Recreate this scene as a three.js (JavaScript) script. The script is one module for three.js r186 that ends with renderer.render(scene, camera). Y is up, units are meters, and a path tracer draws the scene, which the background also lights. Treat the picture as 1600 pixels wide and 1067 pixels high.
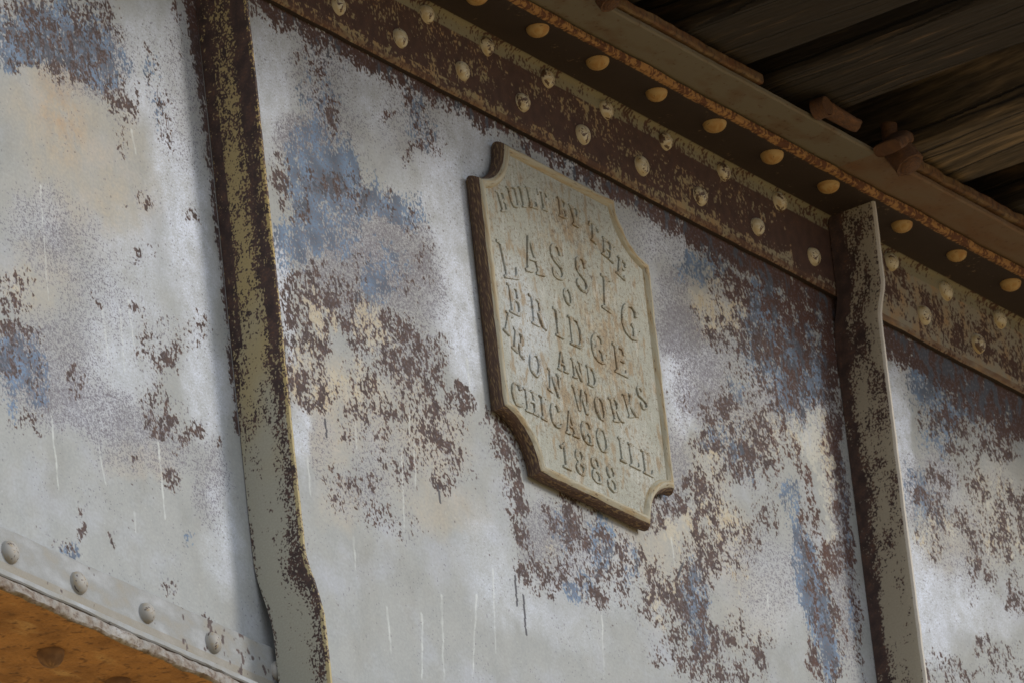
import * as THREE from 'three';
import { FontLoader } from 'three/addons/loaders/FontLoader.js';
import { TextGeometry } from 'three/addons/geometries/TextGeometry.js';
import { mergeGeometries, toCreasedNormals } from 'three/addons/utils/BufferGeometryUtils.js';

// ---------------------------------------------------------------- camera, sky, sun, exposure
// x runs along the girder (away from the camera), y is up, z points out of the web plate
const scene = new THREE.Scene();
const camera = new THREE.PerspectiveCamera(3.3955, 1024 / 682, 0.5, 1500);
camera.position.set(-14.0489, -7.1775, 8.6666);
camera.up.set(-0.27883, 0.91136, 0.30278);
camera.lookAt(0, 0, 0);
camera.focus = 17.3; camera.userData.fStop = 28;
camera.updateMatrixWorld();

const renderer = new THREE.WebGLRenderer({ antialias: true });
renderer.setSize(1024, 682);
renderer.toneMapping = THREE.LinearToneMapping;
renderer.toneMappingExposure = 1.25;
renderer.shadowMap.enabled = true;

{ // soft overcast sky, a little brighter overhead
  const w = 64, h = 32, d = new Float32Array(w * h * 4);
  for (let j = 0; j < h; j++) for (let i = 0; i < w; i++) {
    const el = ((j + 0.5) / h - 0.5) * Math.PI, k = 0.68 + 0.46 * Math.max(0, Math.sin(el)), o = (j * w + i) * 4;
    d[o] = 0.88 * k; d[o + 1] = 1.0 * k; d[o + 2] = 1.17 * k; d[o + 3] = 1;
  }
  const sky = new THREE.DataTexture(d, w, h, THREE.RGBAFormat, THREE.FloatType);
  sky.mapping = THREE.EquirectangularReflectionMapping; sky.magFilter = THREE.LinearFilter; sky.needsUpdate = true;
  scene.background = sky; scene.environment = sky;
}
const sun = new THREE.DirectionalLight(0xfff5e8, 1.5);
sun.position.set(9, 6.5, 14);
sun.castShadow = true; sun.shadow.radius = 24; sun.shadow.mapSize.set(2048, 2048);
Object.assign(sun.shadow.camera, { left: -4, right: 4, top: 4, bottom: -10, near: 1, far: 60 });
scene.add(sun);

// [x, y, half-length, half-width, turn in degrees, strength] in millimetres on the web plate
const PATCH = {
  rust: [
    [-487,325,60,29,19,0.42],[-470,271,57,38,73,0.5],[-460,231,38,22,63,0.45],[-612,84,50,29,83,0.8],[-571,43,37,19,68,0.45],[-451,130,95,28,15,0.72],[-429,105,60,26,4,0.6],[-508,96,80,39,28,0.4],
    [-206,341,38,26,78,0.6],[-188,291,37,28,-86,0.5],[-239,247,27,15,59,0.55],[-145,283,31,16,66,0.4],[-284,293,20,8,24,0.5],[-320,134,45,21,41,0.5],[-262,120,49,24,22,0.4],[-280,16,71,34,38,0.35],
    [-225,76,49,23,71,0.35],[-422,-7,78,30,23,0.3],[-574,-97,89,43,26,0.85],[-598,-190,101,58,47,0.72],[-593,-263,74,34,22,0.78],[-470,-86,79,39,28,0.8],[-440,-163,74,41,65,0.45],[-351,-93,81,38,34,0.78],
    [-267,-110,89,40,38,0.72],[-308,-144,93,30,16,0.6],[-159,-143,43,19,32,0.75],[-101,-163,26,15,36,0.5],[-388,-212,164,43,14,0.42],[-230,-196,92,52,43,0.5],[-329,-269,138,60,24,0.36],[-468,-278,79,39,27,0.34],
    [-225,-270,72,44,45,0.5],[-433,-374,116,49,23,0.3],[-391,-426,108,23,12,0.34],[-541,-406,62,37,37,0.34],[-59,-178,60,30,50,0.66],[-43,-238,65,28,64,0.84],[-36,-312,59,22,67,0.82],[-33,-376,50,29,62,0.74],
    [-3,-405,61,23,12,0.66],[95,-263,66,32,31,0.5],[128,-275,83,40,26,0.4],[120,-321,111,56,32,0.5],[218,-325,92,46,47,0.55],[161,-391,48,16,20,0.8],[320,-318,78,46,39,0.5],[285,-262,46,28,41,0.45],
    [376,-313,63,27,23,0.55],[325,-196,41,24,39,0.4],[395,-170,66,31,37,0.72],[360,-208,42,20,26,0.75],[511,-97,56,27,26,0.82],[474,-141,63,23,21,0.6],[600,-26,101,49,30,0.55],[680,-3,73,37,36,0.6],
    [536,-156,93,48,48,0.66],[609,-169,90,45,30,0.62],[709,-95,54,30,60,0.5],[567,-2,44,20,26,0.5],[751,-27,75,26,74,0.45],[467,-270,94,50,45,0.62],[441,-355,81,45,40,0.7],[351,-348,65,34,42,0.42],
    [504,-365,64,30,25,0.62],[392,-418,98,32,15,0.5],[577,-328,56,26,25,0.42],[650,-335,60,29,30,0.58],[483,-426,99,33,15,0.66],[611,-390,65,31,25,0.5],[668,311,63,28,22,0.6],[637,346,49,23,21,0.6],
    [759,339,90,42,27,0.74],[795,282,129,61,29,0.7],[613,225,63,37,42,0.7],[706,220,91,40,20,0.66],[906,350,109,50,30,0.86],[806,194,110,56,37,0.66],[914,249,118,58,56,0.76],[1002,345,151,29,87,0.98],
    [966,173,127,33,86,0.85],[963,13,183,25,88,0.75],[967,-190,172,16,86,0.55],[832,133,64,24,19,0.74],[655,57,124,44,18,0.46],[748,51,89,41,26,0.5],[599,63,55,30,33,0.5],[843,46,53,22,-76,0.7],
    [940,52,71,28,82,0.6],[846,-78,66,35,64,0.72],[905,-117,62,36,54,0.92],[839,-159,75,26,74,0.62],[854,-222,77,39,66,0.6],[799,-304,34,17,65,0.95],[895,-255,75,29,72,0.6],[842,-326,52,21,22,0.55],
    [489,75,83,48,56,0.22],[669,129,88,41,26,0.28],[-1297,126,91,39,25,0.62],[-1180,155,113,57,30,0.66],[-1238,88,122,24,17,0.62],[-1081,166,91,48,46,0.56],[-1090,105,67,28,16,0.55],[-1028,88,46,24,20,0.72],
    [-1024,58,46,23,29,0.5],[-1058,47,25,15,62,0.5],[-1176,71,68,15,14,0.5],[-983,114,28,13,74,0.4],[-934,162,104,25,-87,0.22],[-913,83,63,28,89,0.3],[-913,62,22,13,49,0.5],[-1039,11,21,19,-71,0.42],
    [-990,-72,23,13,33,0.6],[-1048,-97,15,8,29,0.4],[-869,-57,27,15,32,0.45],[-856,263,64,18,89,0.4],[-1363,-336,63,36,34,0.6],[-1344,-423,57,35,39,0.55],[-1392,-433,68,35,71,0.6],[-1303,-467,48,27,32,0.4],
    [-1226,-433,38,22,34,0.5],[-1337,-538,52,19,21,0.35],[-1369,-543,45,13,19,0.5],[-1149,-291,15,8,28,0.6],[-1028,-180,25,8,20,0.65],[-1042,-273,26,13,28,0.6],[-991,-310,81,44,37,0.4],[-977,-326,53,26,22,0.42],
    [-1028,-394,42,24,33,0.46],[-1021,-454,36,16,21,0.6],[-970,-439,52,32,40,0.36],[-1007,-419,65,37,33,0.26],[-884,-256,44,27,39,0.46],[-918,-423,27,15,31,0.5],[-1000,-530,32,19,39,0.58],[-1087,-520,18,8,23,0.6],
    [-863,-438,17,10,44,0.55],[-956,-455,19,9,27,0.8],[-1235,-656,27,15,69,0.5],[-1240,-687,19,12,41,0.75],[-1292,-718,21,11,27,0.5],[-1166,-666,15,9,35,0.5],[-1029,-718,26,15,30,0.55],[-944,-740,20,12,39,0.5],
    [1244,367,58,27,29,0.5],[1363,363,95,43,26,0.74],[1485,364,108,48,24,0.9],[1586,359,107,48,33,0.95],[1387,288,103,49,33,0.66],[1506,277,96,35,17,0.8],[1279,256,54,32,46,0.42],[1367,201,79,32,23,0.5],
    [1271,126,71,35,29,0.82],[1204,95,35,20,37,0.5],[1300,77,68,26,22,0.5],[1249,27,71,35,28,0.5],[1391,126,79,34,70,0.5],[1366,15,77,23,74,0.52],[1480,164,90,50,35,0.46],[1534,133,89,52,53,0.56],
    [1458,65,94,43,25,0.46],[1503,-3,51,29,38,0.7],[1422,-3,34,18,32,0.7],[1365,-123,23,14,53,0.7],[1215,-216,76,28,20,0.5],[1413,-133,90,18,17,0.45],[1447,-163,90,22,17,0.55],[1276,-211,89,20,17,0.5]],
  blue: [
    [-497,164,109,54,22,0.62],[-524,101,95,47,31,0.8],[-401,119,81,39,28,0.7],[-428,165,60,30,28,0.7],[-575,-1,82,47,35,0.55],[-485,27,98,40,24,0.5],[-313,125,54,27,20,0.75],[-349,16,90,44,36,0.4],
    [-392,-30,56,34,49,0.5],[-477,279,106,53,50,0.32],[-201,315,56,40,74,0.42],[-258,143,73,33,18,0.5],[-631,-29,70,23,77,0.4],[76,416,97,16,1,0.7],[-104,413,95,16,1,0.5],[-282,410,94,18,2,0.5],
    [186,424,66,16,3,0.5],[198,-287,72,29,57,0.62],[116,-387,53,24,24,0.6],[278,-297,50,27,65,0.4],[461,-300,76,41,65,0.66],[465,-376,39,23,59,0.6],[391,-144,30,14,26,0.7],[88,-297,53,31,57,0.42],
    [660,-8,66,31,26,0.4],[782,312,84,42,45,0.66],[806,239,119,59,33,0.62],[873,191,111,59,48,0.72],[667,117,48,28,41,0.5],[632,322,84,33,20,0.42],[572,303,66,31,27,0.36],[950,283,102,30,75,0.45],
    [610,21,86,32,22,0.45],[828,-162,83,35,79,0.86],[852,-234,73,41,71,0.8],[867,-296,55,33,54,0.72],[805,-45,75,26,74,0.5],[798,-126,50,18,73,0.45],[961,-78,230,20,86,0.34],[-1216,132,162,49,21,0.72],
    [-1087,127,91,40,23,0.75],[-1288,77,89,26,21,0.6],[-1362,-444,73,40,31,0.6],[-1336,-477,57,35,39,0.5],[-1391,-483,67,30,75,0.5],[-933,120,83,25,-88,0.3],[-1277,-723,29,15,27,0.5],[-956,-610,24,14,37,0.3],
    [1296,330,96,39,42,0.7],[1395,325,118,53,26,0.62],[1314,231,74,40,34,0.45],[1210,119,50,29,39,0.5],[1520,340,96,43,26,0.4],[1239,70,93,42,25,0.4]],
  cream: [
    [-567,-106,53,28,33,0.62],[-528,-126,45,25,33,0.7],[-589,-187,57,35,45,0.62],[-643,-257,37,21,63,0.5],[-568,-266,59,29,27,0.6],[-411,-95,54,38,41,0.9],[-374,-127,52,26,27,0.55],[-475,-216,95,30,20,0.7],
    [-311,-167,58,20,21,0.4],[600,255,53,18,17,0.62],[625,241,64,28,23,0.86],[706,265,38,22,52,0.7],[617,295,40,19,27,0.5],[703,299,40,21,65,0.5],[894,106,77,42,27,0.95],[920,46,66,43,90,0.9],
    [918,-57,40,21,64,0.92],[791,76,87,32,22,0.55],[566,-103,68,39,35,0.5],[594,-151,73,31,23,0.62],[560,-38,47,28,41,0.5],[392,-232,128,61,26,0.36],[436,-197,47,28,40,0.5],[642,-282,94,56,40,0.3],
    [599,-216,55,21,21,0.5],[492,-147,50,24,69,0.4],[44,-343,38,22,60,0.5],[369,-348,84,40,25,0.5],[1252,40,101,43,24,0.6],[1486,189,103,59,39,0.5],[1471,301,25,14,36,0.6],[1482,83,94,43,25,0.5],
    [1208,292,53,22,70,0.5],[-1360,-320,70,25,21,0.4]],
  tan: [
    [-1232,22,128,58,26,0.6],[-1209,-44,112,57,29,0.72],[-1153,-100,126,59,24,0.5],[-1034,-62,119,64,35,0.42],[-1294,-300,109,56,28,0.5],[-1127,-144,146,58,23,0.3],[-1322,-164,76,45,37,0.2],[-1070,22,113,57,29,0.4],
    [-1105,-531,71,25,20,0.42],[-1038,-511,55,28,27,0.5],[-565,-350,64,39,42,0.6],[-501,-267,121,67,32,0.5],[-356,-223,120,59,27,0.4],[-238,-242,104,57,32,0.5],[-241,-361,117,40,20,0.55],[-547,-439,78,39,27,0.45],
    [-337,-314,119,59,27,0.3],[-565,-244,117,58,27,0.45],[387,-255,127,61,26,0.35],[569,-180,111,60,31,0.5],[553,-74,82,49,56,0.42],[645,-270,130,61,25,0.35],[617,250,111,52,27,0.5],[670,39,128,42,20,0.35],
    [466,-44,76,35,70,0.3],[1475,139,149,81,34,0.4],[1244,3,135,43,20,0.4],[314,-254,119,54,20,0.3]],
  chalk: [
    [-618,255,124,69,79,0.75],[-425,384,133,64,23,0.6],[-294,340,134,64,23,0.72],[-85,319,135,65,34,0.7],[-146,178,104,71,71,0.75],[-149,13,100,62,79,0.9],[-137,-71,68,47,73,0.7],[-252,177,90,54,44,0.4],
    [-640,-86,64,25,86,0.9],[-639,-181,74,14,89,0.9],[-633,-349,64,25,86,0.7],[-143,-397,95,59,50,0.4],[-83,-454,117,51,21,0.4],[56,-469,139,35,7,0.3],[187,-345,140,63,21,0.35],[491,87,77,52,58,0.95],
    [497,21,62,37,42,0.75],[556,129,80,34,18,0.6],[682,384,77,31,14,0.3],[523,345,100,45,20,0.55],[520,423,104,32,5,0.6],[218,394,101,31,5,0.6],[732,-212,122,74,43,0.36],[899,130,71,40,35,0.5],
    [-896,-17,127,70,85,0.85],[-933,173,125,89,51,0.6],[-884,-151,105,59,85,0.75],[-1056,-205,119,72,39,0.5],[-881,-339,113,53,89,0.75],[-1136,-416,117,71,39,0.5],[-862,-531,82,35,90,0.5],[-1072,-314,145,58,23,0.4],
    [-1279,-192,90,38,24,0.3],[-882,-610,67,47,64,0.4],[1186,239,106,33,85,0.95],[1186,147,94,29,85,0.8],[1170,-64,88,58,66,0.9],[1267,-71,134,55,21,0.75],[1185,-174,94,51,31,0.7],[1387,-71,114,43,21,0.5],
    [1256,330,59,34,54,0.5]],
  soot: [
    [-546,175,82,38,22,0.75],[-453,222,101,49,29,0.4],[-411,62,133,62,23,0.5],[-309,50,122,59,28,0.6],[-430,-53,132,52,19,0.55],[-527,-18,117,50,24,0.45],[-245,16,89,54,43,0.55],[-304,-121,101,49,27,0.4],
    [-229,306,124,60,28,0.28],[-472,314,121,59,29,0.3],[508,171,90,44,30,0.9],[549,93,94,48,34,0.62],[502,236,78,43,35,0.6],[559,51,85,31,22,0.4],[463,326,114,48,15,0.35],[618,159,88,41,27,0.4],
    [441,-73,82,48,56,0.55],[761,112,131,53,23,0.4],[-1296,-424,160,67,23,0.55],[-1193,-474,183,45,13,0.62],[-1051,-494,157,40,16,0.42],[-1280,-202,110,56,29,0.4],[-1188,-225,111,57,28,0.35],[-891,-509,73,44,60,0.45],
    [-1103,127,130,58,26,0.5],[-856,134,126,53,90,0.3],[-1133,-291,109,48,24,0.3],[84,-320,124,60,26,0.4],[697,-199,134,70,29,0.36],[13,-319,70,43,47,0.45],[-581,-344,70,32,72,0.3],[-489,-401,78,39,27,0.3],
    [-408,-324,119,59,27,0.18],[1250,120,119,62,30,0.4],[1329,27,140,63,25,0.3],[951,100,139,41,86,0.5],[941,-130,184,36,85,0.55]],
  drips: [
    [-1267,-136,-1274,-324],[-1011,36,-1005,1],[-1134,-297,-1130,-373],[-1087,-282,-1091,-382],[-1294,-515,-1292,-631],[-1177,-531,-1171,-586],[-1021,-464,-1022,-599],[-1101,-611,-1103,-643],
    [-1064,-259,-1059,-331],[-319,-212,-331,-280],[-315,-265,-325,-342],[-621,-382,-622,-445],[-476,-281,-480,-324],[-353,-287,-371,-431],[-515,-483,-519,-536],[-185,-483,-225,-640],
    [-443,-578,-444,-652],[-346,-561,-365,-672],[-285,-512,-304,-655],[-137,-71,-139,-158],[179,-391,162,-525],[414,-214,414,-269],[690,-235,688,-269],[-130,-425,-148,-569]],
  darkdrips: [
    [-561,-301,-560,-329],[-262,-322,-260,-350],[-67,-418,-71,-467],[-49,-445,-54,-511],[440,-251,419,-279],[-1343,-828,-1345,-843]],
};
// ---------------------------------------------------------------- noise and texture helpers
function rng(seed) { let s = seed >>> 0; return () => { s = (s + 0x6D2B79F5) >>> 0; let t = Math.imul(s ^ (s >>> 15), 1 | s); t = (t + Math.imul(t ^ (t >>> 7), 61 | t)) ^ t; return ((t ^ (t >>> 14)) >>> 0) / 4294967296; }; }
const PERM = new Uint8Array(1024), GX = new Float32Array(256), GY = new Float32Array(256);
{ const r = rng(71), p = [...Array(256).keys()]; for (let i = 255; i > 0; i--) { const j = Math.floor(r() * (i + 1)); [p[i], p[j]] = [p[j], p[i]]; }
  for (let i = 0; i < 1024; i++) PERM[i] = p[i & 255];
  for (let i = 0; i < 256; i++) { const a = r() * 6.28318; GX[i] = Math.cos(a); GY[i] = Math.sin(a); } }
function pn(x, y) {                                           // gradient noise, about -1 .. 1
  const xi = Math.floor(x), yi = Math.floor(y), fx = x - xi, fy = y - yi, X = xi & 255, Y = yi & 255;
  const u = fx * fx * fx * (fx * (fx * 6 - 15) + 10), v = fy * fy * fy * (fy * (fy * 6 - 15) + 10);
  const a = PERM[PERM[X] + Y], b = PERM[PERM[X + 1] + Y], c = PERM[PERM[X] + Y + 1], d = PERM[PERM[X + 1] + Y + 1];
  const n0 = GX[a] * fx + GY[a] * fy, n1 = GX[b] * (fx - 1) + GY[b] * fy, n2 = GX[c] * fx + GY[c] * (fy - 1), n3 = GX[d] * (fx - 1) + GY[d] * (fy - 1);
  return 1.45 * (n0 + (n1 - n0) * u + (n2 + (n3 - n2) * u - n0 - (n1 - n0) * u) * v);
}
function fbm(x, y, oct = 4, g = 0.55) { let s = 0, a = 1, t = 0; for (let i = 0; i < oct; i++) { s += a * pn(x, y); t += a; a *= g; x = x * 2.03 + 17.3; y = y * 2.03 + 5.1; } return s / t; }
const uni = (n, k = 3.6) => 0.5 + 0.5 * Math.tanh(k * 0.7 * n);   // spread noise evenly over 0 .. 1
const clamp = (v, a = 0, b = 1) => v < a ? a : v > b ? b : v;
const sst = (a, b, v) => { const t = clamp((v - a) / (b - a)); return t * t * (3 - 2 * t); };
const mixTo = (c, q, k) => { c[0] += (q[0] - c[0]) * k; c[1] += (q[1] - c[1]) * k; c[2] += (q[2] - c[2]) * k; };

// fn(x, y, c) gets metres, fills c = [r, g, b (sRGB 0..255), height 0..1]
function paintTexture(x0, y0, W, H, w, h, fn, repeat = false) {
  const m = new Uint8Array(w * h * 4), b = new Uint8Array(w * h * 4), c = [0, 0, 0, 0];
  for (let j = 0; j < h; j++) for (let i = 0; i < w; i++) {
    c[3] = 0.7; fn(x0 + (i + 0.5) / w * W, y0 + (j + 0.5) / h * H, c);
    const o = (j * w + i) * 4;
    m[o] = clamp(c[0], 0, 255); m[o + 1] = clamp(c[1], 0, 255); m[o + 2] = clamp(c[2], 0, 255); m[o + 3] = 255;
    b[o] = b[o + 1] = b[o + 2] = clamp(c[3]) * 255; b[o + 3] = 255;
  }
  const mk = (d) => { const t = new THREE.DataTexture(d, w, h); t.magFilter = THREE.LinearFilter; t.minFilter = THREE.LinearMipmapLinearFilter; t.generateMipmaps = true; t.wrapS = t.wrapT = repeat ? THREE.RepeatWrapping : THREE.MirroredRepeatWrapping; t.needsUpdate = true; return t; };
  const map = mk(m); map.colorSpace = THREE.SRGBColorSpace;
  return { map, bump: mk(b), x0, y0, W, H };
}
function material(t, roughness = 0.8, bumpScale = 0.0008, metalness = 0) {
  return new THREE.MeshStandardMaterial({ map: t.map, bumpMap: t.bump, bumpScale, roughness, metalness, side: THREE.DoubleSide });
}

// ---------------------------------------------------------------- geometry helpers
// sweep a closed outline of [a, b] points through n + 1 stations; place(t, a, b, s) gives the point, s is the length round the outline
function sweep(outline, n, place, uvOf, crease = 0.6) {
  const k = outline.length, S = [0];
  for (let i = 0; i < k; i++) { const p = outline[i], q = outline[(i + 1) % k]; S.push(S[i] + Math.hypot(q[0] - p[0], q[1] - p[1])); }
  const pos = [], uv = [], idx = [];
  for (let j = 0; j <= n; j++) for (let i = 0; i <= k; i++) {
    const p = outline[i % k]; pos.push(...place(j / n, p[0], p[1], S[i] % S[k])); uv.push(...uvOf(j / n, S[i]));
  }
  for (let j = 0; j < n; j++) for (let i = 0; i < k; i++) { const a = j * (k + 1) + i, b = a + 1, c = a + k + 1, d = c + 1; idx.push(a, b, d, a, d, c); }
  const tri = THREE.ShapeUtils.triangulateShape(outline.map(p => new THREE.Vector2(p[0], p[1])), []);
  for (const j of [0, n]) for (const [a, b, c] of tri) idx.push(j * (k + 1) + a, j * (k + 1) + (j ? b : c), j * (k + 1) + (j ? c : b));
  const g = new THREE.BufferGeometry();
  g.setAttribute('position', new THREE.Float32BufferAttribute(pos, 3)); g.setAttribute('uv', new THREE.Float32BufferAttribute(uv, 2)); g.setIndex(idx);
  return toCreasedNormals(g, crease);
}
const taken = {};
function numbered(name) { const n = taken[name] = (taken[name] ?? -1) + 1; return n ? `${name}_${String(n).padStart(3, '0')}` : name; }
function mesh(name, g, m, parent) { const o = new THREE.Mesh(g, m); o.name = name; o.castShadow = o.receiveShadow = true; parent.add(o); return o; }
function thing(name, label, category, group) { const o = new THREE.Group(); o.name = numbered(name); o.userData = { label, category }; if (group) o.userData.group = group; scene.add(o); return o; }
function densify(pts, step) { const r = []; for (let i = 0; i < pts.length; i++) { const p = pts[i], q = pts[(i + 1) % pts.length], n = Math.max(1, Math.round(Math.hypot(q[0] - p[0], q[1] - p[1]) / step)); for (let j = 0; j < n; j++) r.push([p[0] + (q[0] - p[0]) * j / n, p[1] + (q[1] - p[1]) * j / n]); } return r; }

// ---------------------------------------------------------------- weathered paint
const X0 = -1.75, XW = 3.6;                                   // stretch of girder that the textures cover
const RUST = [76, 59, 55], RUST2 = [56, 44, 42], RUST3 = [112, 74, 48], OCHRE = [150, 118, 80];
function rustColour(x, y, c, k = 1) { const n = pn(x * 60, y * 45), m = fbm(x * 240 + 9, y * 240, 2); const q = [RUST[0], RUST[1], RUST[2]]; mixTo(q, RUST2, clamp(0.4 + n)); mixTo(q, RUST3, clamp(m * 0.9 - 0.1 - n * 0.3) * k); mixTo(c, q, 1); const g = 1 + 0.12 * m; c[0] *= g; c[1] *= g; c[2] *= g; }

function buildFields(layers, x0, y0, W, H, nx, ny) {          // coverage of each kind of patch on a coarse grid
  const F = {};
  for (const key of layers) {
    const f = new Float32Array(nx * ny).fill(1);
    for (const [bx, by, a, b, turn, s] of PATCH[key]) {
      const t = turn * Math.PI / 180, ct = Math.cos(t), st = Math.sin(t), R = a * 1.35;
      const i0 = Math.max(0, Math.floor((bx - R - x0) / W * nx)), i1 = Math.min(nx - 1, Math.ceil((bx + R - x0) / W * nx));
      const j0 = Math.max(0, Math.floor((by - R - y0) / H * ny)), j1 = Math.min(ny - 1, Math.ceil((by + R - y0) / H * ny));
      for (let j = j0; j <= j1; j++) for (let i = i0; i <= i1; i++) {
        const dx = x0 + (i + 0.5) / nx * W - bx, dy = y0 + (j + 0.5) / ny * H - by;
        const u = (dx * ct + dy * st) / a, v = (-dx * st + dy * ct) / b, r = Math.sqrt(u * u + v * v);
        const e = clamp((1.3 - r) / 0.65); if (e > 0) f[j * nx + i] *= 1 - s * e * (key === 'rust' ? 0.67 : key === 'cream' ? 0.62 : key === 'blue' ? 1 : 0.88);
      }
    }
    for (let i = 0; i < f.length; i++) f[i] = 1 - f[i];
    F[key] = f;
  }
  return (key, x, y) => {
    const gx = clamp((x - x0) / W * nx - 0.5, 0, nx - 1.001), gy = clamp((y - y0) / H * ny - 0.5, 0, ny - 1.001), i = gx | 0, j = gy | 0, fx = gx - i, fy = gy - j, f = F[key], o = j * nx + i;
    return (f[o] * (1 - fx) + f[o + 1] * fx) * (1 - fy) + (f[o + nx] * (1 - fx) + f[o + nx + 1] * fx) * fy;
  };
}
const cover = buildFields(['rust', 'blue', 'cream', 'tan', 'chalk', 'soot'], -1750, -800, 3600, 1220, 900, 306);

function segDist(x, y, s) { const dx = s[2] - s[0], dy = s[3] - s[1], t = clamp(((x - s[0]) * dx + (y - s[1]) * dy) / (dx * dx + dy * dy)); return [Math.hypot(x - s[0] - dx * t, y - s[1] - dy * t), t]; }

const webTex = paintTexture(X0, -0.80, XW, 1.22, 2048, 1024, (mx, my, c) => {
  const x = mx * 1000, y = my * 1000;
  const wx = x + 22 * fbm(x / 70, y / 70, 2) + 6 * pn(x / 14, y / 14), wy = y + 26 * fbm(x / 60 + 31, y / 60, 2) + 8 * pn(x / 14 + 7, y / 14);
  const fine = pn(x / 2.7, y / 2.7), grain = pn(x / 5.5 + 3, y / 5.5), mid = fbm(x / 45, y / 60, 3);
  c[0] = 156 + 8 * mid; c[1] = 160 + 7 * mid; c[2] = 160 + 6 * mid;
  mixTo(c, [172, 178, 190], clamp(fbm(x / 130 + 61, y / 100, 4) * 1.1 + 0.12 * grain)); mixTo(c, [140, 141, 136], clamp(fbm(x / 90 + 13, y / 150 + 4, 4) * 0.9 - 0.05));
  const T = cover('tan', wx, wy); if (T > 0) mixTo(c, [184, 171, 150], clamp(T * (0.58 + 0.5 * fbm(x / 30, y / 50, 3) + 0.25 * grain)));
  const os = clamp(1.25 - Math.hypot((wx + 1190) / 70, (wy - 10) / 90)); if (os > 0) mixTo(c, [176, 142, 108], clamp(os * (0.2 + 0.5 * fbm(x / 24, y / 30, 3) + 0.12 * grain)));
  const C = cover('chalk', wx, wy); if (C > 0) mixTo(c, [207, 216, 232], clamp(C * (0.8 + 0.6 * fbm(x / 26 + 5, y / 34, 3) + 0.5 * fine)));
  const So = cover('soot', wx, wy);
  if (So > 0) { const n = uni(0.6 * fbm(x / 9, y / 11, 3) + 0.55 * fine); if (So * 0.9 > n) mixTo(c, [112, 111, 121], 0.6 + 0.25 * grain); else mixTo(c, [152, 153, 162], clamp(So * 0.5)); }
  const Bl = cover('blue', wx, wy);
  if (Bl > 0) { const n = uni(0.5 * fbm(x / 26 + 2, y / 60, 3) + 0.65 * fbm(x / 5, y / 8, 2)); const k = sst(n - 0.05, n + 0.06, Bl * 0.95); if (k > 0) { const q = [104, 128, 158]; mixTo(q, [80, 92, 110], clamp(0.4 + pn(x / 40, y / 40))); mixTo(c, q, 0.92 * k); } }
  // flakes of bare rusted steel
  let R = cover('rust', wx, wy), Bl2 = 0;
  const d = 388 - y; if (d < 90) { const r = (x < 60 ? 14 + 10 * sst(-100, -350, x) : 12 + (x - 60) * 0.035) + 16 * fbm(x / 60, 3, 3); R = Math.max(R, sst(r + 30, r - 12, d) * (x > 500 ? 0.88 : 0.78)); Bl2 = sst(60, 20, d) * 0.5; }
  const dl = -800 - x; if (dl > 0 && dl < 90 && y > -400) { const r = 3 + 24 * sst(-120, 360, y) + 9 * fbm(x / 30, y / 40, 3); R = Math.max(R, sst(r + 16, r - 8, dl) * 0.86); }
  let h = 0.8 + 0.05 * fine;
  const nr = uni(0.22 * pn(x / 44 + 11, y / 50) + 0.24 * pn(x / 20 + 3, y / 28) + 0.5 * fbm(x / 8.6 + 3, (y + 0.35 * x) / 13, 2, 0.75) + 0.26 * pn(x / 3.9, y / 5.4), 4.3);
  const Kc = cover('cream', wx, wy), Kn = uni(0.5 * fbm(x / 36 + 71, y / 46, 3, 0.55) + 0.4 * fbm(x / 10, y / 13 + 30, 2));
  const creamK = sst(Kn - 0.03, Kn + 0.04, Kc);
  if (Kc > 0.05) mixTo(c, x > 500 ? [190, 190, 182] : [190, 186, 172], clamp(Kc * (0.45 + 0.3 * grain)));
  if (creamK > 0) mixTo(c, x > 700 ? [196, 195, 184] : [190, 183, 164], creamK * 0.55);
  const rk = sst(nr - 0.02, nr + 0.03, R) * (1 - creamK);
  if (R > 0.03) { const rim = sst(nr - 0.11, nr, R) * (1 - rk); mixTo(c, [178, 160, 128], rim * 0.5 * clamp(T + Kc + 0.25)); }
  if (rk > 0) { const q = [0, 0, 0]; rustColour(mx, my, q, 0.7 + R * 0.3); mixTo(q, [88, 78, 78], 0.3 * clamp(0.7 + mid)); if (d < 120) mixTo(q, [82, 54, 46], 0.5); if (x > 760 && x < 1003) mixTo(q, [84, 54, 44], 0.6 * clamp(0.6 + 1.2 * fbm(x / 50, y / 80, 2))); if (Bl + Bl2 > 0.25) { const bk = uni(fbm(x / 18 + 40, y / 40, 3)); mixTo(q, [74, 84, 98], sst(bk - 0.1, bk + 0.1, (Bl + Bl2) * 0.5) * 0.85); } mixTo(c, q, rk); h -= 0.45 * rk; }
  // pepper of pinholes where the paint has worn thin
  const pk = 0.012 + 0.24 * So + 0.14 * Bl + 0.015 * C + 0.12 * clamp(R * 2) + 0.05 * fbm(x / 80 + 6, y / 80, 2), pz = uni(0.8 * pn(x / 4.2 + 40, y / 5.6) + 0.45 * pn(x / 2.4, y / 2.9 + 8), 4.4);
  if (pk > pz) { mixTo(c, [104, 101, 110], 0.7); h -= 0.15; }
  // stray specks, a bare scratch here and there
  const sp = pn(x / 6 + 100, y / 7.5) + 0.5 * pn(x / 60, y / 60); if (sp > 0.98) { mixTo(c, [92, 82, 84], 0.8); h -= 0.2; }
  const lt = pn(x / 5 + 50, y / 8 + 9); if (lt > 0.8) mixTo(c, [206, 210, 210], 0.35);
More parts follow.
